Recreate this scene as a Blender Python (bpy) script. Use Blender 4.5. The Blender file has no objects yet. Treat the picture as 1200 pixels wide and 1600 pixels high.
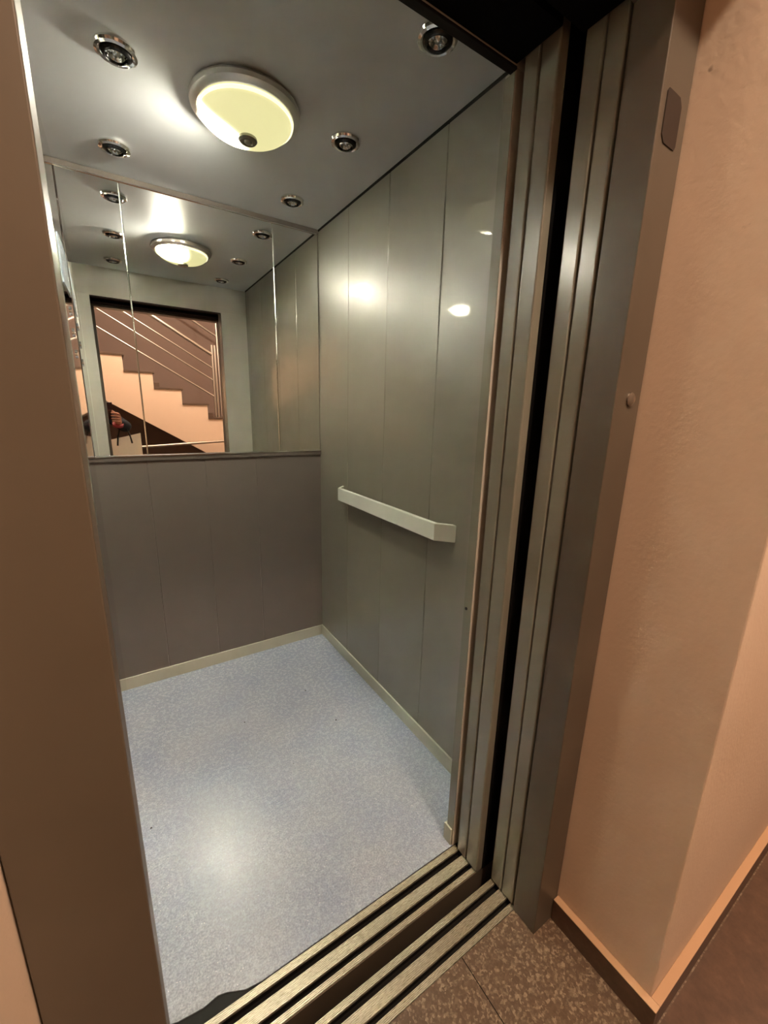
import bpy, bmesh, math, random
from mathutils import Vector, Matrix

# ------------------------------------------------------------------ scene, camera, world, lights
S = bpy.context.scene
S.view_settings.view_transform = 'Standard'
S.view_settings.look = 'None'
S.view_settings.exposure = 0.0
S.view_settings.gamma = 1.0
S.view_settings.use_curve_mapping = False
S.cycles.use_denoising = True
S.cycles.max_bounces = 14
S.cycles.glossy_bounces = 10
S.cycles.diffuse_bounces = 5
S.cycles.caustics_reflective = True
S.cycles.caustics_refractive = True
S.cycles.blur_glossy = 0.0
S.cycles.sample_clamp_indirect = 0.0
S.cycles.sample_clamp_direct = 0.0
COL = S.collection

CAM = Vector((-0.92815, -2.07343, 1.31251))
cd = bpy.data.cameras.new('camera')
cam = bpy.data.objects.new('camera', cd)
COL.objects.link(cam)
cam.location = CAM
cam.rotation_euler = (1.330554, -0.0246711, -0.5705724)
cd.sensor_fit = 'HORIZONTAL'
cd.sensor_width = 36.0
cd.lens = 36.0 * 644.15 / 1200.0
cd.clip_start = 0.005
S.camera = cam

w = bpy.data.worlds.new('world'); S.world = w; w.use_nodes = True
w.node_tree.nodes['Background'].inputs[0].default_value = (0.02, 0.018, 0.016, 1)
w.node_tree.nodes['Background'].inputs[1].default_value = 0.1

LAMP_HOT = 600.0        # bulb side of the frosted bowl
LAMP_BODY = 0.85       # the rest of the bowl
def point(name, loc, power, col, rad):
    l = bpy.data.lights.new(name, 'POINT'); l.energy = power; l.color = col; l.shadow_soft_size = rad
    o = bpy.data.objects.new(name, l); o.location = loc; COL.objects.link(o); return o
WARM = (1.0, 0.775, 0.59)
point('landing_light', (-0.35, -2.70, 2.85), 105.0, WARM, 0.04)
point('stair_light', (1.55, -2.75, 2.30), 50.0, WARM, 0.06)

# ------------------------------------------------------------------ helpers
def lin(h):
    h = h.lstrip('#'); v = [int(h[i:i+2], 16) / 255 for i in (0, 2, 4)]
    return tuple(c / 12.92 if c <= 0.04045 else ((c + 0.055) / 1.055) ** 2.4 for c in v) + (1,)

def mat(name, col, rough=0.5, metal=0.0, spec=0.5, coat=0.0, coat_rough=0.05, emit=None, es=0.0):
    m = bpy.data.materials.new(name); m.use_nodes = True
    b = m.node_tree.nodes['Principled BSDF']
    b.inputs['Base Color'].default_value = col
    b.inputs['Roughness'].default_value = rough
    b.inputs['Metallic'].default_value = metal
    b.inputs['Specular IOR Level'].default_value = spec
    b.inputs['Coat Weight'].default_value = coat
    b.inputs['Coat Roughness'].default_value = coat_rough
    if emit:
        b.inputs['Emission Color'].default_value = emit
        b.inputs['Emission Strength'].default_value = es
    return m

def nodes(m):
    return m.node_tree.nodes, m.node_tree.links, m.node_tree.nodes['Principled BSDF']

def coords(m, scale=(1, 1, 1)):
    N, L, b = nodes(m)
    tc = N.new('ShaderNodeTexCoord'); mp = N.new('ShaderNodeMapping')
    mp.inputs['Scale'].default_value = scale
    L.new(tc.outputs['Object'], mp.inputs['Vector'])
    return mp.outputs['Vector']

def noise(m, vec, scale, detail=4, rough=0.5):
    N, L, b = nodes(m)
    n = N.new('ShaderNodeTexNoise'); n.inputs['Scale'].default_value = scale
    n.inputs['Detail'].default_value = detail; n.inputs['Roughness'].default_value = rough
    L.new(vec, n.inputs['Vector']); return n.outputs['Fac']

def ramp(m, fac, stops):
    N, L, b = nodes(m)
    r = N.new('ShaderNodeValToRGB')
    while len(r.color_ramp.elements) < len(stops): r.color_ramp.elements.new(0.5)
    for e, (p, c) in zip(r.color_ramp.elements, stops):
        e.position = p; e.color = c
    L.new(fac, r.inputs['Fac']); return r.outputs['Color']

def mixc(m, fac, a, b_, mode='MIX'):
    N, L, b = nodes(m)
    x = N.new('ShaderNodeMix'); x.data_type = 'RGBA'; x.blend_type = mode
    for s, v in ((0, fac), (6, a), (7, b_)):
        if isinstance(v, (tuple, float, int)): x.inputs[s].default_value = v
        else: L.new(v, x.inputs[s])
    return x.outputs[2]

def bump(m, h, strength, dist=0.001):
    N, L, b = nodes(m)
    x = N.new('ShaderNodeBump'); x.inputs['Strength'].default_value = strength
    x.inputs['Distance'].default_value = dist
    L.new(h, x.inputs['Height']); L.new(x.outputs['Normal'], b.inputs['Normal'])

def MB(): return bmesh.new()

def box(bm, x0, x1, y0, y1, z0, z1, bev=0.0):
    r = bmesh.ops.create_cube(bm, size=1.0)
    vs = r['verts']
    for v in vs:
        v.co = Vector(((x0 + x1) / 2 + v.co.x * (x1 - x0), (y0 + y1) / 2 + v.co.y * (y1 - y0), (z0 + z1) / 2 + v.co.z * (z1 - z0)))
    if bev:
        es = list({e for v in vs for e in v.link_edges})
        bmesh.ops.bevel(bm, geom=es, offset=bev, segments=2, affect='EDGES', profile=0.5)
    return vs

def prism(bm, pts, axis, a, b):
    """closed 2-D outline swept along an axis (pts in the other two axes, in order)"""
    def mk(p, t):
        if axis == 'x': return (t, p[0], p[1])
        if axis == 'y': return (p[0], t, p[1])
        return (p[0], p[1], t)
    A = [bm.verts.new(mk(p, a)) for p in pts]; B = [bm.verts.new(mk(p, b)) for p in pts]
    n = len(pts)
    bm.faces.new(A); bm.faces.new(B[::-1])
    for i in range(n):
        bm.faces.new((A[i], B[i], B[(i + 1) % n], A[(i + 1) % n]))

def tube(bm, pts, r, seg=12, cap=True):
    pts = [Vector(p) for p in pts]; rings = []
    up = Vector((0, 0, 1))
    for i, p in enumerate(pts):
        d = (pts[min(i + 1, len(pts) - 1)] - pts[max(i - 1, 0)]).normalized()
        u = d.cross(up if abs(d.z) < 0.95 else Vector((1, 0, 0))).normalized(); v = d.cross(u)
        rr = r[i] if isinstance(r, (list, tuple)) else r
        rings.append([bm.verts.new(p + u * rr * math.cos(2 * math.pi * k / seg) + v * rr * math.sin(2 * math.pi * k / seg)) for k in range(seg)])
    for a, b in zip(rings, rings[1:]):
        for k in range(seg):
            bm.faces.new((a[k], a[(k + 1) % seg], b[(k + 1) % seg], b[k]))
    if cap:
        bm.faces.new(rings[0][::-1]); bm.faces.new(rings[-1])

def lathe(bm, prof, c=(0, 0, 0), seg=64, closed=False):
    """prof: (radius, z) list, turned about the vertical through c"""
    rings = []
    for r, z in prof:
        if r < 1e-5: rings.append([bm.verts.new((c[0], c[1], c[2] + z))])
        else: rings.append([bm.verts.new((c[0] + r * math.cos(2 * math.pi * k / seg), c[1] + r * math.sin(2 * math.pi * k / seg), c[2] + z)) for k in range(seg)])
    prs = list(zip(rings, rings[1:]))
    if closed: prs.append((rings[-1], rings[0]))
    for a, b in prs:
        for k in range(seg):
            k2 = (k + 1) % seg
            if len(a) == 1 and len(b) == 1: continue
            if len(a) == 1: bm.faces.new((a[0], b[k2], b[k]))
            elif len(b) == 1: bm.faces.new((a[k], a[k2], b[0]))
            else: bm.faces.new((a[k], a[k2], b[k2], b[k]))

def obj(name, bm, m, parent=None, smooth=False, loc=None):
    bmesh.ops.recalc_face_normals(bm, faces=bm.faces)
    me = bpy.data.meshes.new(name); bm.to_mesh(me); bm.free()
    if smooth:
        for p in me.polygons: p.use_smooth = True
        try: me.set_sharp_from_angle(angle=math.radians(35))
        except Exception: pass
    o = bpy.data.objects.new(name, me); COL.objects.link(o)
    me.materials.append(m)
    if loc: o.location = loc
    if parent: o.parent = parent
    return o

def tag(o, label, cat, group=None, kind=None):
    o['label'] = label; o['category'] = cat
    if group: o['group'] = group
    if kind: o['kind'] = kind
    return o

def thing(name, label, cat, loc=(0, 0, 0), group=None):
    o = bpy.data.objects.new(name, None); COL.objects.link(o); o.location = loc
    o.empty_display_size = 0.05
    return tag(o, label, cat, group)

def struct(name, bm, m, label=None, cat='structure', smooth=False):
    o = obj(name, bm, m, smooth=smooth); o['kind'] = 'structure'
    if label: o['label'] = label; o['category'] = cat
    return o

# ------------------------------------------------------------------ materials
H = 2.15
# painted steel of the car walls: grey-green enamel with a clear sheen
M_wall = mat('grey_enamel_steel', lin('#757064'), 0.36, 0.0, 1.0, 0.5, 0.05)
N, L, b = nodes(M_wall)
v = coords(M_wall)
L.new(ramp(M_wall, noise(M_wall, v, 3.0, 5), [(0.3, lin('#716d60')), (0.7, lin('#777366'))]), b.inputs['Base Color'])
L.new(ramp(M_wall, noise(M_wall, v, 9.0, 4), [(0.35, (0.33,) * 3 + (1,)), (0.75, (0.40,) * 3 + (1,))]), b.inputs['Roughness'])
M_back = mat('grey_brown_enamel_steel', lin('#68615a'), 0.28, 0.0, 0.7)
M_ceil = mat('brushed_grey_ceiling_steel', lin('#bcc0c1'), 0.44, 0.0, 0.7)
N, L, b = nodes(M_ceil)
v = coords(M_ceil, (3, 60, 1))
L.new(ramp(M_ceil, noise(M_ceil, v, 4.0, 3), [(0.3, (0.38,) * 3 + (1,)), (0.7, (0.44,) * 3 + (1,))]), b.inputs['Roughness'])
M_mirror = mat('mirror_glass', (0.89, 0.90, 0.875, 1), 0.0, 1.0)
M_bevel = mat('mirror_bevel', (0.90, 0.93, 0.88, 1), 0.12, 1.0)
M_left = mat('polished_stainless', (0.66, 0.67, 0.65, 1), 0.035, 1.0)
M_chrome = mat('chrome', (0.80, 0.80, 0.79, 1), 0.12, 1.0)
M_nickel = mat('brushed_nickel', (0.62, 0.60, 0.56, 1), 0.28, 1.0)
M_gap = mat('dark_joint', lin('#0c0b0a'), 0.7, 0.0, 0.2)
M_pale = mat('pale_grey_plastic', lin('#c9ccc0'), 0.38, 0.0, 0.5)
M_skirt = mat('pale_metal_skirting', lin('#b4b6a6'), 0.35, 0.1, 0.5)
# painted steel of the doors and frames
M_door = mat('grey_green_door_paint', lin('#7d7b6e'), 0.24, 0.0, 0.7)
N, L, b = nodes(M_door)
v = coords(M_door)
L.new(ramp(M_door, noise(M_door, v, 5.0, 4), [(0.3, lin('#787669')), (0.7, lin('#807e72'))]), b.inputs['Base Color'])
M_frame = mat('grey_frame_paint', lin('#574b42'), 0.42, 0.0, 0.55)
N, L, b = nodes(M_frame)
v = coords(M_frame)
L.new(ramp(M_frame, noise(M_frame, v, 6.0, 5), [(0.3, lin('#554c40')), (0.7, lin('#5b5246'))]), b.inputs['Base Color'])
M_front = mat('front_paint_lit_tone', lin('#b3b0a6'), 0.36, 0.0, 0.6)  # front wall paint made paler to carry the bright light falling on it
M_dark = mat('shaft_dark_steel', lin('#1b1a18'), 0.6, 0.3, 0.3)
M_black = mat('shaft_black', lin('#070707'), 0.9, 0.0, 0.1)
# sill aluminium
M_alu = mat('worn_ribbed_aluminium', lin('#b5ab97'), 0.40, 0.75, 0.5)
N, L, b = nodes(M_alu)
v = coords(M_alu, (6, 60, 1))
L.new(ramp(M_alu, noise(M_alu, v, 12.0, 5), [(0.3, lin('#9b917c')), (0.6, lin('#cdc6b4'))]), b.inputs['Base Color'])
# vinyl floor
M_vinyl = mat('speckled_blue_grey_vinyl', lin('#8f97a3'), 0.35, 0.0, 0.5)
N, L, b = nodes(M_vinyl)
v = coords(M_vinyl)
base = ramp(M_vinyl, noise(M_vinyl, v, 5.0, 6), [(0.3, lin('#98a4b9')), (0.7, lin('#a7b0be'))])
fleck = ramp(M_vinyl, noise(M_vinyl, coords(M_vinyl, (1, 1, 1)), 210.0, 5, 0.7), [(0.40, (0.72, 0.72, 0.72, 1)), (0.62, (1.10, 1.10, 1.10, 1))])
c1 = mixc(M_vinyl, 1.0, base, fleck, 'MULTIPLY')
vo = N.new('ShaderNodeTexVoronoi'); vo.inputs['Scale'].default_value = 160.0; vo.inputs['Randomness'].default_value = 1.0
L.new(v, vo.inputs['Vector'])
cell = N.new('ShaderNodeSeparateColor'); L.new(vo.outputs['Color'], cell.inputs[0])
gate = ramp(M_vinyl, cell.outputs[0], [(0.90, (0, 0, 0, 1)), (0.91, (1, 1, 1, 1))])
dotf = ramp(M_vinyl, vo.outputs['Distance'], [(0.10, (1, 1, 1, 1)), (0.22, (0, 0, 0, 1))])
gl = mixc(M_vinyl, 1.0, gate, dotf, 'MULTIPLY')
v2 = N.new('ShaderNodeTexVoronoi'); v2.inputs['Scale'].default_value = 16.0; L.new(v, v2.inputs['Vector'])
cell2 = N.new('ShaderNodeSeparateColor'); L.new(v2.outputs['Color'], cell2.inputs[0])
specks = mixc(M_vinyl, 1.0, ramp(M_vinyl, cell2.outputs[1], [(0.88, (0, 0, 0, 1)), (0.89, (1, 1, 1, 1))]), ramp(M_vinyl, v2.outputs['Distance'], [(0.045, (1, 1, 1, 1)), (0.07, (0, 0, 0, 1))]), 'MULTIPLY')
L.new(mixc(M_vinyl, specks, mixc(M_vinyl, gl, c1, lin('#e8ecf0')), lin('#2e2c2b')), b.inputs['Base Color'])
rr = ramp(M_vinyl, noise(M_vinyl, v, 70.0, 4), [(0.35, (0.20,) * 3 + (1,)), (0.7, (0.34,) * 3 + (1,))])
L.new(mixc(M_vinyl, gl, rr, (0.12, 0.12, 0.12, 1)), b.inputs['Roughness'])
bump(M_vinyl, noise(M_vinyl, v, 150.0, 5, 0.6), 0.35, 0.0008)
# terrazzo landing
M_terr = mat('brown_terrazzo', lin('#6d5a48'), 0.35, 0.0, 0.5)
N, L, b = nodes(M_terr)
v = coords(M_terr)
vo = N.new('ShaderNodeTexVoronoi'); vo.inputs['Scale'].default_value = 190.0; L.new(v, vo.inputs['Vector'])
cell = N.new('ShaderNodeSeparateColor'); L.new(vo.outputs['Color'], cell.inputs[0])
chip = ramp(M_terr, cell.outputs[0], [(0.0, lin('#33281f')), (0.30, lin('#57483a')), (0.62, lin('#6b5b4b')), (0.88, lin('#b3a590'))])
chip2 = mixc(M_terr, ramp(M_terr, noise(M_terr, v, 75.0, 6, 0.75), [(0.45, (0, 0, 0, 1)), (0.62, (1, 1, 1, 1))]), chip, lin('#40342b'))
L.new(mixc(M_terr, 0.5, chip2, lin('#6e5947')), b.inputs['Base Color'])
M_cap = mat('tan_skirting_cap', lin('#bf9d7c'), 0.5)
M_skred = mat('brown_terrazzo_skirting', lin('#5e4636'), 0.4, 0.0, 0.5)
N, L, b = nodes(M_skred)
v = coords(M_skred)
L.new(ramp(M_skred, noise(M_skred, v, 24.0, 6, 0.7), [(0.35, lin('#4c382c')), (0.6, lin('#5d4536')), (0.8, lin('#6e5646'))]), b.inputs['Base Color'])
# landing walls
M_paint = mat('cream_landing_plaster', lin('#bfa796'), 0.62, 0.0, 0.35)
N, L, b = nodes(M_paint)
v = coords(M_paint)
p1 = ramp(M_paint, noise(M_paint, v, 2.2, 5), [(0.3, lin('#d0bba5')), (0.7, lin('#dac6b2'))])
stain = ramp(M_paint, noise(M_paint, v, 26.0, 3, 0.5), [(0.22, lin('#6f5c4e')), (0.27, (1, 1, 1, 1))])
L.new(mixc(M_paint, 0.5, p1, mixc(M_paint, 1.0, p1, stain, 'MULTIPLY')), b.inputs['Base Color'])
bump(M_paint, noise(M_paint, v, 90.0, 4), 0.35, 0.002)
M_stair = mat('pale_stair_plaster', lin('#e2cdbb'), 0.6, 0.0, 0.3)
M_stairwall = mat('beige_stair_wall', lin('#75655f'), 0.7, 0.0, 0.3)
M_stone = mat('dark_stone_tread', lin('#5a4a40'), 0.4, 0.0, 0.5)
M_steel = mat('stainless_rail', (0.50, 0.48, 0.45, 1), 0.38, 1.0)

# ------------------------------------------------------------------ car shell (structure)
CX0, CX1, FY, RY = -1.015, 0.0, -1.362, 0.0
DX0, DX1 = -0.968, -0.180          # car doorway
JX0, JX1 = -0.953, -0.153          # landing doorway
# ceiling and dark shadow joint around it
bm = MB(); box(bm, CX0 - 0.03, CX1 + 0.03, FY + 0.002, RY + 0.03, H, H + 0.03)
struct('ceiling', bm, M_ceil)
bm = MB()
box(bm, 0.0, 0.02, FY + 0.03, RY, H - 0.011, H)
struct('trim_1', bm, M_gap, 'black shadow joint between lift ceiling and right wall', 'joint')
# vinyl floor, front left corner torn
bm = MB()
prism(bm, [(CX0 - 0.03, 0.03), (CX0 - 0.03, -1.300), (-0.95, -1.331), (-0.900, -1.337), (-0.868, -1.333), (-0.850, -1.338), (-0.812, -1.356), (-0.775, -1.3615), (0.03, -1.3615), (0.03, 0.03)], 'z', -0.003, 0.0)
struct('floor', bm, M_vinyl)
bm = MB(); box(bm, CX0 - 0.03, 0.03, -1.3635, 0.03, -0.05, -0.0035)
struct('floor_base', bm, M_dark)
# right wall of pressed panels: V joints every 315 mm, swept vertically
gx = [(-0.315, 0), (-0.63, 0), (-0.945, 0), (-1.26, 0)]
pts = [(0.03, 0.02), (0.0, 0.02)]
for gy, _ in gx:
    pts += [(0.0, gy + 0.0035), (0.0012, gy + 0.0013), (0.0045, gy), (0.0012, gy - 0.0013), (0.0, gy - 0.0035)]
pts += [(0.0, FY + 0.028), (0.03, FY + 0.028)]
bm = MB(); prism(bm, pts, 'z', -0.002, H - 0.011)
struct('wall_right', bm, M_wall)
# back wall, panel joints at 295 mm
pts = [(CX0 - 0.03, 0.03), (CX0 - 0.03, 0.0)]
for gx_ in (-0.822, -0.586, -0.350):
    pts += [(gx_ - 0.002, 0.0), (gx_, 0.002), (gx_ + 0.002, 0.0)]
pts += [(0.0, 0.0), (0.0, 0.03)]
bm = MB(); prism(bm, pts, 'z', -0.002, H)
struct('wall_back', bm, M_back)
# left wall: polished stainless, very slightly splayed
bm = MB(); prism(bm, [(-1.009, 0.0), (-1.030, FY + 0.028), (-1.05, FY + 0.028), (-1.05, 0.0)], 'z', -0.002, H)
struct('wall_left', bm, M_left)
bm = MB(); box(bm, -1.036, -1.0285, FY + 0.028, FY + 0.036, 0.0, 1.98)
struct('trim_2', bm, M_pale, 'thin pale edge strip where the polished left lift wall meets the front return', 'edge strip')
# front wall: two returns and the header above the door
bm = MB()
box(bm, DX1, 0.03, FY, FY + 0.028, -0.002, 1.98, 0.002)
box(bm, -1.05, DX0, FY, FY + 0.028, -0.002, 1.98, 0.002)
box(bm, -1.05, 0.03, FY, FY + 0.014, 1.98, H)
struct('wall_front', bm, M_front)
bm = MB(); box(bm, DX0 + 0.0005, DX1 - 0.0005, FY - 0.004, FY + 0.0135, 1.974, 1.9795, 0.001)  # added strip, painted dark as the shade on the header underside
struct('shade_strip_8', bm, M_dark, 'dark strip for the shade under the lift door header', 'shade strip')
bm = MB(); box(bm, 0.0, 0.006, FY + 0.028, -0.001, 1.0, 1.001)
bm.free()
bm = MB(); box(bm, DX1 - 0.0012, DX1 - 0.0001, FY + 0.0005, FY + 0.0275, 0.0605, 1.9735)
struct('added_strip_9', bm, M_door, 'added darker strip on the edge of the right lift door post', 'added strip')  # added strip, keeps the post edge darker than the brightened front wall
# skirting
bm = MB(); box(bm, CX0, -0.0085, -0.008, -0.0005, 0.0, 0.060, 0.0012); struct('baseboard_back', bm, M_skirt)
bm = MB(); box(bm, -0.008, -0.0005, FY + 0.037, -0.0005, 0.0, 0.060, 0.0012); struct('baseboard_right', bm, M_skirt)
bm = MB()
box(bm, DX1 - 0.006, -0.0005, FY + 0.0285, FY + 0.0355, 0.0, 0.060, 0.0012)
box(bm, DX1 - 0.006, DX1 - 0.0005, FY + 0.004, FY + 0.0285, 0.0, 0.060, 0.0012)
struct('baseboard_front', bm, M_skirt)
# bolt hole in the car front post
bm = MB(); tube(bm, [(DX1 - 0.0030, -1.344, 0.801), (DX1 + 0.004, -1.344, 0.801)], 0.0042, 12)
tag(obj('bolt_hole_plug', bm, M_black, smooth=True), 'small black plug in the right edge post of the lift doorway', 'plug')

# ------------------------------------------------------------------ mirror on the back wall
mir = thing('wall_mirror', 'three-panel mirror filling the upper half of the lift back wall', 'mirror', (-0.51, 0, 1.08))
def child(name, bm, m, p, smooth=False):
    o = obj(name, bm, m, None, smooth); o.parent = p
    o.matrix_parent_inverse = Matrix.Translation(p.location).inverted()
    return o
edges = [-1.009, -0.815, -0.2265, -0.004]
for a, b_ in zip(edges, edges[1:]):
    bm = MB(); box(bm, a + 0.003, b_ - 0.003, -0.0055, -0.0008, 1.103, 2.126)
    g = child('mirror_panel', bm, M_mirror, mir)
    for s, x in ((1, a), (-1, b_)):
        if x in (edges[0],): continue
        bm = MB()
        x0, x1 = (x, x + 0.003) if s > 0 else (x - 0.003, x)
        prism(bm, [(x0 if s > 0 else x1, -0.0008), (x0 if s > 0 else x1, -0.0030), (x1 if s > 0 else x0, -0.0055), (x1 if s > 0 else x0, -0.0008)], 'z', 1.104, 2.123)
        o = child('bevelled_edge', bm, M_bevel, mir); o.parent = g; o.matrix_parent_inverse = Matrix.Identity(4)
bm = MB(); prism(bm, [(-0.0008, 1.0962), (-0.0135, 1.0962), (-0.0140, 1.1000), (-0.0110, 1.1035), (-0.0008, 1.1035)], 'x', -1.009, -0.001)
child('ledge_trim', bm, M_chrome, mir)
bm = MB(); prism(bm, [(-0.0008, 1.076), (-0.008, 1.078), (-0.011, 1.0960), (-0.0008, 1.0960)], 'x', -1.009, -0.001)
child('ledge_face', bm, M_back, mir)
bm = MB(); prism(bm, [(-0.0008, 2.1235), (-0.0070, 2.1235), (-0.0085, 2.1262), (-0.0070, 2.1290), (-0.0008, 2.1290)], 'x', -1.009, -0.001)
child('top_trim', bm, M_chrome, mir)
bm = MB(); prism(bm, [(-0.0008, 2.1292), (-0.0065, 2.1292), (-0.0040, 2.148), (-0.0008, 2.148)], 'x', -1.009, -0.001)
child('top_band', bm, M_back, mir)

# ------------------------------------------------------------------ handrail
hr = thing('handrail', 'pale grey flat handrail with chamfered ends on the right lift wall', 'handrail', (0, -0.67, 0.916))
def band(offs):
    # outline of the bent bar in plan (x, y)
    out = [(-0.0005, -0.262), (-0.050, -0.310), (-0.050, -1.038), (-0.0005, -1.092)]
    inn = [(-0.0005, -0.278), (-0.038, -0.315), (-0.038, -1.033), (-0.0005, -1.074)]
    return out + inn[::-1]
bm = MB(); prism(bm, band(0), 'z', 0.886, 0.947)
es = [e for e in bm.edges if abs(e.verts[0].co.z - e.verts[1].co.z) < 1e-6]
bmesh.ops.bevel(bm, geom=es, offset=0.0022, segments=2, affect='EDGES', profile=0.5)
child('rail_bar', bm, M_pale, hr)

# ------------------------------------------------------------------ ceiling lamp
LX, LY = -0.512, -0.662
lamp = thing('ceiling_lamp', 'round frosted glass bowl lamp with nickel ring and knob on the lift ceiling', 'ceiling lamp', (LX, LY, H))
bm = MB(); lathe(bm, [(0.0, -0.001), (0.135, -0.001), (0.146, -0.006), (0.151, -0.014), (0.149, -0.024), (0.140, -0.031), (0.131, -0.033), (0.127, -0.030), (0.127, -0.020), (0.0, -0.018)], (0, 0, 0), 96)
obj('metal_ring', bm, M_nickel, lamp, True)
M_bowl = mat('frosted_bowl_glass', lin('#efe9b8'), 0.25, 0.0, 0.5)
N, L, b = nodes(M_bowl)
tc = N.new('ShaderNodeTexCoord'); vm = N.new('ShaderNodeVectorMath'); vm.operation = 'DISTANCE'
L.new(tc.outputs['Object'], vm.inputs[0]); vm.inputs[1].default_value = (-0.080, 0.080, -0.050)
hot = N.new('ShaderNodeMapRange'); hot.interpolation_type = 'SMOOTHERSTEP'
hot.inputs['From Min'].default_value = 0.135; hot.inputs['From Max'].default_value = 0.02
hot.inputs['To Min'].default_value = 0.0; hot.inputs['To Max'].default_value = 1.0
L.new(vm.outputs['Value'], hot.inputs['Value'])
pw = N.new('ShaderNodeMath'); pw.operation = 'POWER'; L.new(hot.outputs[0], pw.inputs[0]); pw.inputs[1].default_value = 3.0
ml = N.new('ShaderNodeMath'); ml.operation = 'MULTIPLY_ADD'; L.new(pw.outputs[0], ml.inputs[0]); ml.inputs[1].default_value = LAMP_HOT; ml.inputs[2].default_value = LAMP_BODY
L.new(ml.outputs[0], b.inputs['Emission Strength'])
L.new(mixc(M_bowl, hot.outputs[0], (0.93, 0.87, 0.42, 1), (1.0, 0.93, 0.80, 1)), b.inputs['Emission Color'])
b.inputs['Base Color'].default_value = (0.25, 0.24, 0.18, 1)
prof = [(0.1265, -0.022)]
for i in range(0, 15):
    t = math.radians(90 * i / 14)
    prof.append((0.128 * math.cos(t) ** 0.9 if i < 14 else 0.0, -0.030 - 0.052 * math.sin(t)))
bm = MB(); lathe(bm, prof, (0, 0, 0), 96)
obj('glass_bowl', bm, M_bowl, lamp, True)
M_rim = mat('clear_glass_lip', lin('#f4f0cf'), 0.1, 0.0, 0.6, emit=(1.0, 0.96, 0.66, 1), es=1.15)
bm = MB(); 
rp = [(0.1235, -0.036), (0.1275, -0.033), (0.1305, -0.037), (0.1285, -0.043), (0.1245, -0.041)]
lathe(bm, rp, (0, 0, 0), 96, closed=True)
obj('glass_lip', bm, M_rim, lamp, True)
bm = MB(); lathe(bm, [(0.0, -0.078), (0.020, -0.079), (0.0255, -0.083), (0.0265, -0.089), (0.022, -0.094), (0.0155, -0.0945), (0.0135, -0.092), (0.0115, -0.0915), (0.008, -0.0955), (0.0, -0.097)], (0, 0, 0), 40)
obj('knob', bm, mat('dark_nickel', (0.30, 0.29, 0.26, 1), 0.33, 1.0), lamp, True)

# ------------------------------------------------------------------ six spotlights (unlit) in the car ceiling
M_lens = mat('spot_reflector', (0.55, 0.56, 0.55, 1), 0.16, 1.0)
N, L, b = nodes(M_lens)
v = coords(M_lens)
bump(M_lens, noise(M_lens, v, 90.0, 1), 1.0, 0.006)
M_spotdark = mat('spot_dark_well', (0.05, 0.05, 0.048, 1), 0.25, 0.9)
def make_spot():
    t = thing('recessed_spotlight', 'x', 'spotlight', (0, 0, 0))
    bm = MB(); lathe(bm, [(0.0275, -0.0006), (0.0405, -0.0006), (0.0415, -0.004), (0.0395, -0.008), (0.0345, -0.0100), (0.0300, -0.0085), (0.0275, -0.0050)], (0, 0, 0), 40, closed=True)
    obj('bezel', bm, M_chrome, t, True)
    bm = MB(); lathe(bm, [(0.0275, -0.0008), (0.0290, -0.0090), (0.0255, -0.0125), (0.0215, -0.0135), (0.0200, -0.0110), (0.0200, -0.0008)], (0, 0, 0), 40, closed=True)
    obj('inner_ring', bm, M_spotdark, t, True)
    bm = MB(); lathe(bm, [(0.0198, -0.0100), (0.014, -0.0125), (0.008, -0.0085), (0.0, -0.0140)], (0, 0, 0), 24)
    obj('lens', bm, M_lens, t, True)
    return t
def copy_thing(root, loc, rz=0.0):
    r = root.copy(); COL.objects.link(r); r.location = loc; r.rotation_euler = (0, 0, rz)
    for ch in root.children:
        c = ch.copy(); COL.objects.link(c); c.parent = r
    return r
spot0 = make_spot()
spots = [(-0.825, -1.125, 'chrome recessed spotlight at the front left of the lift ceiling, mostly seen in the mirror'),
         (-0.825, -0.667, 'chrome recessed spotlight at the top left, left of the bowl lamp'),
         (-0.825, -0.205, 'chrome recessed spotlight at the left, just above the mirror'),
         (-0.207, -1.140, 'chrome recessed spotlight at the top right near the door header'),
         (-0.205, -0.680, 'chrome recessed spotlight directly right of the bowl lamp'),
         (-0.207, -0.212, 'chrome recessed spotlight at the back right, above the mirror corner')]
for i, (x, y, lb) in enumerate(spots):
    o = spot0 if i == 0 else copy_thing(spot0, (0, 0, 0))
    o.location = (x, y, H); o.scale = (1.16, 1.16, 1.35); o.rotation_euler = (0, 0, 0.9 * i)
    tag(o, lb, 'spotlight', 'recessed spotlights in the lift ceiling')

# ------------------------------------------------------------------ control panel on the left wall
cop = thing('control_panel', 'polished steel lift control panel on the left wall near the mirror', 'control panel', (-1.012, -0.22, 1.35))
def lw(y): return -1.009 + 0.021 * (y / 1.334)      # x of the left wall at depth y
def plate(y0, y1, z0, z1, t, off=0.0):
    bm = MB(); prism(bm, [(lw(y0) + off, y0), (lw(y0) + off + t, y0), (lw(y1) + off + t, y1), (lw(y1) + off, y1)], 'z', z0, z1); return bm
child('face_plate', plate(-0.36, -0.06, 0.90, 1.86, 0.003), M_left, cop)
child('display_window', plate(-0.33, -0.10, 1.68, 1.82, 0.004, 0.002), mat('blue_grey_display', lin('#9aa4ad'), 0.15, 0.0, 0.6), cop)
for k in range(3):
    for j in range(1):
        y = -0.19; z = 1.62 - 0.07 * k
        bm = MB(); tube(bm, [(lw(y) + 0.002, y, z), (lw(y) + 0.007, y, z)], 0.015, 20)
        child('button', bm, M_chrome, cop, True)
nt = thing('notice_plate', 'white notice plate with lines of print on the left lift wall', 'notice', (-1.018, -0.49, 1.76))
child('plate', plate(-0.60, -0.40, 1.67, 1.83, 0.002), mat('white_plate', lin('#d8d8d2'), 0.4), nt)
bm = MB()
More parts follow.
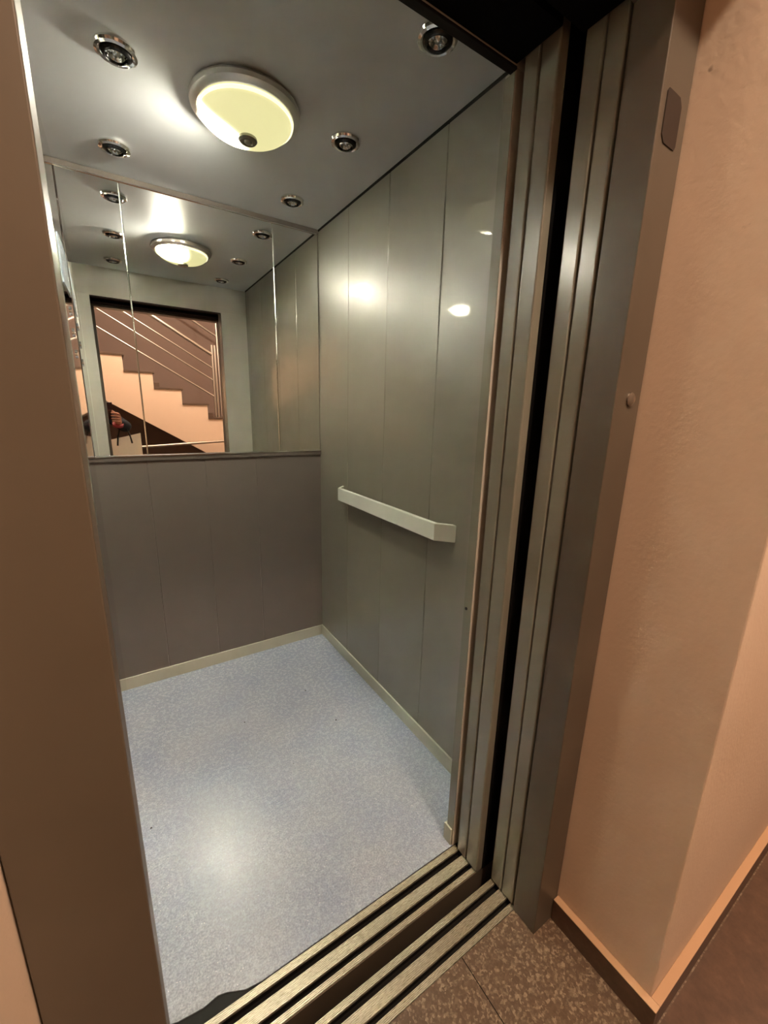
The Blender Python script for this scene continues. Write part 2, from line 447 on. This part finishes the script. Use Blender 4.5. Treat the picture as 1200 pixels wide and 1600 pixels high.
for k in range(8):
    z = 1.815 - 0.018 * k
    y0, y1 = -0.585, -0.425 - 0.02 * (k % 3)
    prism(bm, [(lw(y0) + 0.0021, y0), (lw(y0) + 0.0025, y0), (lw(y1) + 0.0025, y1), (lw(y1) + 0.0021, y1)], 'z', z - 0.004, z)
child('printed_lines', bm, mat('print_grey', lin('#7d7d7a'), 0.6), nt)

# ------------------------------------------------------------------ sills
def ribbed(bm, y0, y1, x0, x1, z=0.0, depth=0.006, pitch=0.0033):
    """strip with fine ribs along X; y0 is the far side"""
    n = max(2, int(round(abs(y1 - y0) / pitch)))
    d = (y1 - y0) / n
    pts = [(y0, z - depth)]
    for k in range(n):
        a = y0 + d * k
        pts += [(a + d * 0.02, z - 0.0010), (a + d * 0.20, z), (a + d * 0.72, z), (a + d * 0.90, z - 0.0010)]
    pts += [(y1, z - depth)]
    prism(bm, pts, 'x', x0, x1)
def sill(name, label, strips, x0, x1, yb, yf):
    t = thing(name, label, 'door sill', ((x0 + x1) / 2, (yb + yf) / 2, 0))
    for a, c in strips:
        bm = MB(); ribbed(bm, a, c, x0, x1)
        child('tread_strip', bm, M_alu, t)
    bm = MB()
    box(bm, x0, x1, yf + 0.0005, yb - 0.0005, -0.030, -0.020)
    for a, c in strips: box(bm, x0, x1, min(a, c) + 0.0008, max(a, c) - 0.0008, -0.021, -0.0062)
    child('channel_base', bm, M_dark, t)
    return t
sill('door_sill', 'ribbed aluminium sill with two grooves at the edge of the lift floor', [(-1.3640, -1.3815), (-1.3985, -1.4270), (-1.4405, -1.4550)], -1.05, -0.170, -1.3640, -1.4550)
sill('door_sill', 'ribbed aluminium sill with two grooves at the edge of the landing floor', [(-1.4920, -1.5075), (-1.5230, -1.5510), (-1.5635, -1.5790)], -1.06, -0.145, -1.4920, -1.5790)
bm = MB(); box(bm, -1.2, 0.6, -1.4560, -1.4545, -0.30, -0.004); struct('trim_3', bm, M_frame, 'brown apron below the lift sill in the running gap', 'apron')
bm = MB(); box(bm, -1.3, 0.8, -1.60, -1.30, -0.62, -0.60); struct('floor_shaft', bm, M_black)

# ------------------------------------------------------------------ sliding doors (structure)
def door(name, label, rects, zt):
    t = thing(name, label, 'sliding door', (0.10, rects[0][2], 0)); t['kind'] = 'structure'
    for x0, x1, y0, y1 in rects:
        bm = MB(); box(bm, x0, x1, y0, y1, 0.004, zt, 0.0035)
        p_ = child('door_panel', bm, M_door, t)
        if name == 'door_1' and y0 < -1.45:
            bm = MB(); box(bm, x0 + 0.023, x1, y0 - 0.0015, y0 - 0.0002, 0.004, zt)
            q_ = child('black_back', bm, M_black, t); q_.parent = p_; q_.matrix_parent_inverse = Matrix.Identity(4)  # black sheet over the panel front, set in from its leading edge
    return t
door('door_1', 'open car door, two stacked grey sliding panels behind the right post', [(-0.176, 0.26, -1.4150, -1.3790), (-0.176, 0.26, -1.4600, -1.4185)], 2.02)
door('door_2', 'open landing door, two stacked grey sliding panels inside the frame', [(-0.150, 0.26, -1.5300, -1.4930), (-0.150, 0.26, -1.5705, -1.5335)], 2.30)
# shaft surroundings
bm = MB()
box(bm, 0.30, 0.33, -1.60, -1.334, -0.6, 2.6)
box(bm, -1.40, -1.37, -1.60, -1.334, -0.6, 2.6)
struct('wall_shaft', bm, M_black)
bm = MB()
box(bm, -1.37, -0.180, -1.4650, -1.3630, 1.985, 2.30)
box(bm, -1.37, -0.154, -1.5765, -1.4900, 1.970, 2.30)
box(bm, -0.154, 0.30, -1.5765, -1.3630, 2.31, 2.34)
box(bm, -1.37, -0.154, -1.4900, -1.4650, 2.25, 2.30)
struct('trim_4', bm, M_black, 'black door track housings above the sliding doors', 'track housing')

# ------------------------------------------------------------------ landing door frame
FR0, FR1 = -1.645, -1.5775
fr = thing('trim_5', 'painted steel landing door frame around the lift opening', 'door frame', (JX1, FR0, 0)); fr['kind'] = 'structure'
bm = MB(); box(bm, JX1, -0.066, FR0, FR1, 0.0, 1.957, 0.0015); child('jamb', bm, M_frame, fr)
bm = MB(); box(bm, -1.058, JX0, FR0, FR1, 0.0, 1.957, 0.0015); child('jamb', bm, M_frame, fr)
bm = MB(); box(bm, -1.058, -0.066, FR0, FR1, 1.957, 2.1065); child('header', bm, M_frame, fr)
pl = thing('lock_plate', 'dark brown oblong plate on the upper face of the right frame post', 'plate', (-0.113, FR0, 1.782))
bm = MB(); prism(bm, [(-0.138, 1.756), (-0.129, 1.746), (-0.094, 1.745), (-0.090, 1.751), (-0.090, 1.806), (-0.098, 1.817), (-0.134, 1.818), (-0.138, 1.813)], 'y', FR0 - 0.0015, FR0 - 0.0001)
child('plate', bm, mat('dark_brown_plate', lin('#2c211b'), 0.5), pl)
bm = MB(); lathe(bm, [(0.0, 0.0), (0.013, 0.0), (0.0125, 0.003), (0.008, 0.006), (0.0, 0.007)], (0, 0, 0), 24)
bmesh.ops.rotate(bm, verts=bm.verts, cent=(0, 0, 0), matrix=Matrix.Rotation(math.radians(90), 3, 'X'))
bmesh.ops.translate(bm, verts=bm.verts, vec=(-0.103, FR0 - 0.0002, 1.345))
tag(obj('rubber_stud', bm, mat('clear_glossy_stud', lin('#5e544a'), 0.06, 0.0, 1.0, 1.0), smooth=True), 'small clear round stud on the right frame post beside the wall', 'stud')

# ------------------------------------------------------------------ landing walls, ceiling, floor
WY = -1.878
bm = MB(); box(bm, -0.064, 2.4, WY, -1.60, 0.0, 3.05, 0.003); struct('wall_landing_right', bm, M_paint)
bm = MB(); box(bm, -3.0, -1.060, WY, -1.60, 0.0, 3.05, 0.003); struct('wall_landing_left', bm, M_paint)
bm = MB(); box(bm, -1.060, -0.064, WY, -1.60, 2.107, 3.05); struct('wall_landing_above', bm, M_paint)
bm = MB(); box(bm, -3.0, 2.4, -4.6, -1.60, 3.05, 3.10); struct('ceiling_landing', bm, M_paint)
bm = MB(); box(bm, -3.05, -3.0, -4.6, -1.60, -1.2, 3.05); struct('wall_landing_far_left', bm, M_paint)
bm = MB(); box(bm, 2.4, 2.45, -4.6, -1.60, -1.2, 3.05); struct('wall_landing_far_right', bm, M_paint)
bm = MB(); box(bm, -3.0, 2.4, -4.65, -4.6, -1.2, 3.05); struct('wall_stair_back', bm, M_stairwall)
bm = MB(); box(bm, -3.0, -0.062, -4.6, -1.5802, -0.06, 0.0); box(bm, -0.062, 2.4, -1.9, -1.60, -0.06, 0.0); struct('floor_landing', bm, M_terr)
bm = MB(); box(bm, -0.062, 2.4, -4.6, -1.9, -0.06, 0.0); struct('floor_landing_right', bm, M_skred)  # weaker light on this side is put into the darker floor colour
# joint lines between terrazzo slabs
bm = MB(); box(bm, -0.3445, -0.3425, -3.3, -1.581, 0.0001, 0.0004); box(bm, -3.0, -0.07, -2.215, -2.213, 0.0001, 0.0004)
struct('trim_6', bm, M_gap, 'dark joint line between the terrazzo slabs of the landing', 'joint')
bm = MB(); box(bm, -0.083, -0.0645, WY - 0.019, FR0 - 0.001, 0.0, 0.066, 0.001)
struct('baseboard_landing_return', bm, M_skred)
bm = MB(); box(bm, -0.0835, -0.0645, WY - 0.0195, FR0 - 0.001, 0.0662, 0.0685, 0.0008); box(bm, -0.0642, 2.4, WY - 0.0195, WY - 0.0003, 0.0662, 0.0685, 0.0008)
struct('trim_7', bm, M_cap, 'tan cap along the top of the landing skirting', 'skirting cap')
bm = MB(); box(bm, -0.0642, 2.4, WY - 0.019, WY - 0.0003, 0.0, 0.066, 0.001)
struct('baseboard_landing_right', bm, M_skred)
bm = MB(); box(bm, -1.0595, -1.041, WY - 0.019, FR0 - 0.001, 0.0, 0.068, 0.001)
struct('baseboard_landing_left', bm, M_skred)

# ------------------------------------------------------------------ staircase seen in the mirror
SY, BY = -3.40, -4.59
st = thing('staircase', 'pink-lit plastered staircase rising to the left, seen in the lift mirror', 'staircase', (-0.2, SY, 0))
stepx = [0.050, -0.222, -0.500, -0.772, -1.045, -1.317, -1.590, -1.862]
stepz = [1.165, 1.326, 1.490, 1.657, 1.822, 1.986, 2.150, 2.314]
top = [(1.3, 1.165), (0.050, 1.165)]
for i in range(1, 8):
    top += [(stepx[i - 1], stepz[i]), (stepx[i], stepz[i])]
top = [(1.3, 1.165)]
for i in range(7):
    top += [(stepx[i], stepz[i]), (stepx[i], stepz[i + 1])]
top += [(stepx[7], stepz[7])]
k = (1.341 - 0.915) / (0.956 - 0.256)
bot = [(stepx[7], 0.915 + k * (-0.256 - stepx[7])), (0.0, 0.915 - k * 0.256), (1.3, 0.759)]
bm = MB(); prism(bm, top + bot, 'y', SY, SY - 0.14)
child('stringer', bm, M_stair, st)
for i in range(8):
    x1 = stepx[i - 1] if i else 1.3
    x0 = stepx[i]
    bm = MB(); box(bm, x0 - 0.0, x1 + (0.02 if i else 0), BY, SY + 0.012, stepz[i], stepz[i] + 0.022, 0.002)
    child('tread', bm, M_stone, st)
    if i < 7:
        bm = MB(); box(bm, x0 - 0.015, x0, BY, SY - 0.14, stepz[i] + 0.022, stepz[i + 1]); child('riser', bm, M_stone, st)
    if i in (0, 2, 4):
        bm = MB(); box(bm, x0 + 0.002, x0 + 0.06, SY - 0.05, SY - 0.01, stepz[i] + 0.022, stepz[i] + 0.075, 0.003); child('skirting_block', bm, M_stone, st)
bm = MB(); prism(bm, [(stepx[7], bot[0][1]), (0.0, bot[1][1]), (1.3, bot[2][1]), (1.3, bot[2][1] + 0.05), (0, bot[1][1] + 0.05), (stepx[7], bot[0][1] + 0.05)], 'y', SY - 0.14, BY)
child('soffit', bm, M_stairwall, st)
# stair guard
gd = thing('stair_railing', 'stainless stair railing of four sloping bars and a double newel post', 'railing', (0.14, SY - 0.04, 1.18))
slope = -(1.914 - 2.287) / (0.146 + 0.484)
def barz(x, z0): return z0 - slope * (x - 0.146)
for z0, r in ((1.914, 0.019), (1.760, 0.008), (1.620, 0.008), (1.433, 0.009)):
    bm = MB(); tube(bm, [(-1.86, SY - 0.04, barz(-1.86, z0)), (0.150, SY - 0.04, barz(0.150, z0))], r, 12)
    child('top_rail' if r > 0.01 else 'bar', bm, M_steel, gd, True)
for x in (0.148, 0.180):
    bm = MB(); tube(bm, [(x, SY - 0.04, 1.187), (x, SY - 0.04, 2.02)], 0.012, 12)
    child('newel_post', bm, M_steel, gd, True)
gd2 = thing('stair_railing', 'stainless wall-side stair rail with a single end post behind the staircase', 'railing', (0.39, -4.30, 1.2))
bm = MB(); tube(bm, [(-1.0, -4.30, 2.459 + 0.594 * 1.036), (0.036, -4.30, 2.459), (0.383, -4.30, 2.253)], 0.014, 12); child('top_rail', bm, M_steel, gd2, True)
bm = MB(); tube(bm, [(0.395, -4.30, 1.187), (0.395, -4.30, 2.46)], 0.016, 12); child('newel_post', bm, M_steel, gd2, True)
lr = thing('landing_railing', 'low stainless rail along the landing edge below the staircase', 'railing', (-0.2, -3.30, 0))
bm = MB(); tube(bm, [(-1.6, -3.30, 0.805), (0.60, -3.30, 0.928)], 0.014, 12); child('top_rail', bm, M_steel, lr, True)
for x in (-1.5, 0.56):
    bm = MB(); tube(bm, [(x, -3.30, 0.0), (x, -3.30, 0.805 + 0.0559 * (x + 1.6))], 0.012, 12); child('post', bm, M_steel, lr, True)

# ------------------------------------------------------------------ person taking the picture (seen in the mirror)
def skinned(name, verts, m, parent=None, sub=2):
    """verts: dict key -> (co, radius, parent key); one continuous skinned surface"""
    keys = list(verts); idx = {k: i for i, k in enumerate(keys)}
    me = bpy.data.meshes.new(name)
    me.from_pydata([verts[k][0] for k in keys], [(idx[verts[k][2]], idx[k]) for k in keys if verts[k][2]], [])
    o = bpy.data.objects.new(name, me); COL.objects.link(o)
    sk = o.modifiers.new('skin', 'SKIN'); sk.use_smooth_shade = True
    if not me.skin_vertices: pass
    sv = me.skin_vertices[0].data
    for k in keys:
        r = verts[k][1]; sv[idx[k]].radius = r if isinstance(r, tuple) else (r, r)
        sv[idx[k]].use_root = verts[k][2] is None
    ss = o.modifiers.new('sub', 'SUBSURF'); ss.levels = sub; ss.render_levels = sub
    bpy.context.view_layer.update()
    dg = bpy.context.evaluated_depsgraph_get()
    me2 = bpy.data.meshes.new_from_object(o.evaluated_get(dg)); me2.name = name
    bpy.data.objects.remove(o)
    me2.materials.clear(); me2.materials.append(m)
    for p in me2.polygons: p.use_smooth = True
    r = bpy.data.objects.new(name, me2); COL.objects.link(r)
    if parent: r.parent = parent
    return r
M_skin = mat('skin', lin('#c08c74'), 0.5, 0.0, 0.4)
M_jacket = mat('dark_jacket_cloth', lin('#1d2630'), 0.8, 0.0, 0.2)
M_trouser = mat('black_trouser_cloth', lin('#1a1a1d'), 0.85, 0.0, 0.2)
M_shoe = mat('black_shoe', lin('#141212'), 0.5)
M_hair = mat('dark_brown_hair', lin('#2a1c14'), 0.6)
per = bpy.data.objects.new('person', None); COL.objects.link(per)
tag(per, 'person in a dark jacket holding up a phone, partly reflected in the lift mirror', 'person')
PX, PY = -1.27, -2.46
P = lambda x, y, z: (PX + x, PY + y, z)
hand = Vector((-0.893, -2.118, 1.165))       # right wrist
V = {
 'pelvis': (P(0, 0, 0.93), (0.15, 0.11), None),
 'waist': (P(0, 0, 1.05), (0.13, 0.10), 'pelvis'),
 'chest': (P(0, 0.01, 1.24), (0.145, 0.105), 'waist'),
 'collar': (P(0, 0, 1.36), (0.10, 0.075), 'chest'),
 'neck': (P(0.0, 0.01, 1.43), (0.052, 0.052), 'collar'),
 'jaw': (P(0.02, 0.035, 1.49), (0.062, 0.070), 'neck'),
 'brow': (P(0.02, 0.03, 1.57), (0.074, 0.090), 'jaw'),
 'crown': (P(0.02, 0.01, 1.635), (0.055, 0.065), 'brow'),
 'nose': (P(0.062, 0.125, 1.535), 0.014, 'brow'),
 'rsh': (P(0.17, 0, 1.33), 0.055, 'collar'),
 'relb': ((-0.835, -2.385, 1.115), 0.042, 'rsh'),
 'rfore': ((-0.845, -2.27, 1.135), 0.036, 'relb'),
 'rwr': (tuple(hand), 0.025, 'rfore'),
 'rpalm': ((-0.889, -2.095, 1.205), (0.034, 0.016), 'rwr'),
 'lsh': (P(-0.17, 0, 1.33), 0.055, 'collar'),
 'lelb': (P(-0.24, -0.02, 1.05), 0.042, 'lsh'),
 'lfore': (P(-0.24, 0.05, 0.93), 0.034, 'lelb'),
 'lwr': (P(-0.23, 0.11, 0.83), 0.025, 'lfore'),
 'lpalm': (P(-0.225, 0.13, 0.77), (0.016, 0.034), 'lwr'),
 'rhip': (P(0.09, 0, 0.86), 0.085, 'pelvis'),
 'rknee': (P(0.10, 0.03, 0.48), 0.056, 'rhip'),
 'rcalf': (P(0.10, -0.01, 0.33), 0.052, 'rknee'),
 'rank': (P(0.10, -0.02, 0.09), 0.036, 'rcalf'),
 'rtoe': (P(0.12, 0.14, 0.035), 0.032, 'rank'),
 'lhip': (P(-0.09, 0, 0.86), 0.085, 'pelvis'),
 'lknee': (P(-0.10, 0.03, 0.48), 0.056, 'lhip'),
 'lcalf': (P(-0.10, -0.01, 0.33), 0.052, 'lknee'),
 'lank': (P(-0.10, -0.02, 0.09), 0.036, 'lcalf'),
 'ltoe': (P(-0.12, 0.14, 0.035), 0.032, 'lank'),
}
# right hand: fingers wrap round the back of the phone, thumb on its near side
fz = [1.236, 1.214, 1.192, 1.172]
for i, z in enumerate(fz):
    ln = (0.92, 1.0, 0.95, 0.8)[i]
    V['rf%da' % i] = ((-0.880, -2.083, z), 0.0095, 'rpalm')
    V['rf%db' % i] = ((-0.893 - 0.004 * ln, -2.0635, z + 0.004), 0.0090, 'rf%da' % i)
    V['rf%dc' % i] = ((-0.905 - 0.014 * ln, -2.0600, z + 0.006), 0.0082, 'rf%db' % i)
    V['rf%dd' % i] = ((-0.920 - 0.018 * ln, -2.0610, z + 0.007), 0.0070, 'rf%dc' % i)
V['rt0'] = ((-0.893, -2.105, 1.222), 0.012, 'rpalm')
V['rt1'] = ((-0.912, -2.100, 1.245), 0.0105, 'rt0')
V['rt2'] = ((-0.930, -2.093, 1.262), 0.0085, 'rt1')
# left hand hanging relaxed
for i in range(4):
    y = 0.155 - 0.021 * i; ln = (0.95, 1.0, 0.95, 0.78)[i]
    V['lf%da' % i] = (P(-0.222, y, 0.725), 0.0092, 'lpalm')
    V['lf%db' % i] = (P(-0.214, y, 0.725 - 0.030 * ln), 0.0085, 'lf%da' % i)
    V['lf%dc' % i] = (P(-0.200, y, 0.725 - 0.052 * ln), 0.0072, 'lf%db' % i)
V['lt0'] = (P(-0.215, 0.165, 0.785), 0.011, 'lpalm')
V['lt1'] = (P(-0.207, 0.180, 0.755), 0.0095, 'lt0')
V['lt2'] = (P(-0.200, 0.183, 0.730), 0.008, 'lt1')
skinned('body', V, M_skin, per)
def sub(keys, grow, over={}):
    d = {}
    for k_ in keys:
        co, r, pr = V[k_]
        r = r if isinstance(r, tuple) else (r, r)
        co = over.get(k_, co)
        d[k_] = (co, (r[0] + grow, r[1] + grow), pr if pr in keys else None)
    return d
jk = sub(['pelvis', 'waist', 'chest', 'collar', 'rsh', 'relb', 'rfore', 'rwr', 'lsh', 'lelb', 'lfore', 'lwr'], 0.014)
skinned('jacket', jk, M_jacket, per)
tr = sub(['pelvis', 'rhip', 'rknee', 'rcalf', 'rank', 'lhip', 'lknee', 'lcalf', 'lank'], 0.012)
skinned('trousers', tr, M_trouser, per)
for s, n in ((1, 'r'), (-1, 'l')):
    bm = MB(); box(bm, PX + s * 0.11 - 0.048, PX + s * 0.11 + 0.048, PY - 0.09, PY + 0.19, 0.0, 0.085, 0.03)
    obj('shoe', bm, M_shoe, per, True)
hv = {'a': (P(0.018, -0.005, 1.60), (0.082, 0.082), None), 'b': (P(0.02, 0.005, 1.648), (0.060, 0.070), 'a'),
      'c': (P(0.015, -0.045, 1.53), (0.070, 0.040), 'a'), 'd': (P(0.010, -0.055, 1.44), (0.062, 0.030), 'c')}
skinned('hair', hv, M_hair, per)
for s in (-1, 1):
    bm = MB(); bmesh.ops.create_uvsphere(bm, u_segments=12, v_segments=8, radius=0.009)
    bmesh.ops.translate(bm, verts=bm.verts, vec=P(0.045 + 0.028 * s, 0.112 - 0.008 * s, 1.562)); obj('eye', bm, mat('eye', lin('#2c2420'), 0.2), per, True)
bm = MB(); box(bm, PX + 0.040, PX + 0.080, PY + 0.098, PY + 0.110, 1.497, 1.505, 0.003); obj('mouth', bm, mat('lips', lin('#8c4a44'), 0.5), per)
# red and white cuff of the sleeve
bm = MB(); d0 = Vector((-0.889, -2.095, 1.205)) - hand; d0.normalize()
tube(bm, [hand - d0 * 0.030, hand - d0 * 0.012], 0.041, 16); obj('cuff', bm, mat('red_cuff', lin('#8c2a30'), 0.7), per, True)
# phone held just behind the lens
ph = thing('mobile_phone', 'dark mobile phone held up by the reflected person', 'phone', tuple(CAM))
Rm = cam.rotation_euler.to_matrix()
bm = MB(); box(bm, -0.058, 0.013, -0.133, 0.014, 0.002, 0.0095, 0.003)
o = obj('phone_body', bm, mat('phone_dark_glass', lin('#2a1416'), 0.15, 0.0, 0.7), ph); ph.rotation_euler = cam.rotation_euler
bm = MB(); box(bm, -0.0555, 0.0105, -0.1305, 0.0115, 0.0096, 0.0099); obj('screen', bm, mat('phone_screen', lin('#0c0d10'), 0.1), ph)
# tote bag hanging from the forearm
bag = thing('tote_bag', 'white tote bag with black handles hanging from the reflected person arm', 'bag', (-0.86, -2.25, 0.9))
bm = MB()
W2 = 0.135
nx, nz = 8, 8
def bagpt(u, v_, s):
    x = -0.868 + (u - 0.5) * 2 * W2; z = 1.035 + 0.055 * (u - 0.5) * 2 * 0.6 - 0.33 * v_
    y = -2.255 + s * (0.012 + 0.045 * math.sin(math.pi * min(1, v_ * 0.9 + 0.05)) * math.sin(math.pi * u) ** 0.5)
    return (x, y, z)
sides = {}
for s in (-1, 1):
    sides[s] = [[bm.verts.new(bagpt(i / nx, j / nz, s)) for j in range(nz + 1)] for i in range(nx + 1)]
    for i in range(nx):
        for j in range(nz):
            q = (sides[s][i][j], sides[s][i + 1][j], sides[s][i + 1][j + 1], sides[s][i][j + 1])
            bm.faces.new(q)
A, B = sides[-1], sides[1]
for j in range(nz):
    for i in (0, nx): bm.faces.new((A[i][j], A[i][j + 1], B[i][j + 1], B[i][j]))
for i in range(nx): bm.faces.new((A[i][nz], A[i + 1][nz], B[i + 1][nz], B[i][nz]))
child('bag_body', bm, mat('white_canvas', lin('#e6dccb'), 0.8), bag, True)
for s in (-1, 1):
    y = -2.255 + s * 0.034
    bm = MB()
    tube(bm, [(-0.915, y + s * 0.018, 0.965), (-0.905, y, 1.04), (-0.862, y * 0.5 - 0.5 * 2.26, 1.185), (-0.815, y, 1.05), (-0.805, y + s * 0.018, 0.985)], 0.0065, 8)
    child('handle', bm, mat('black_webbing', lin('#101010'), 0.8), bag, True)
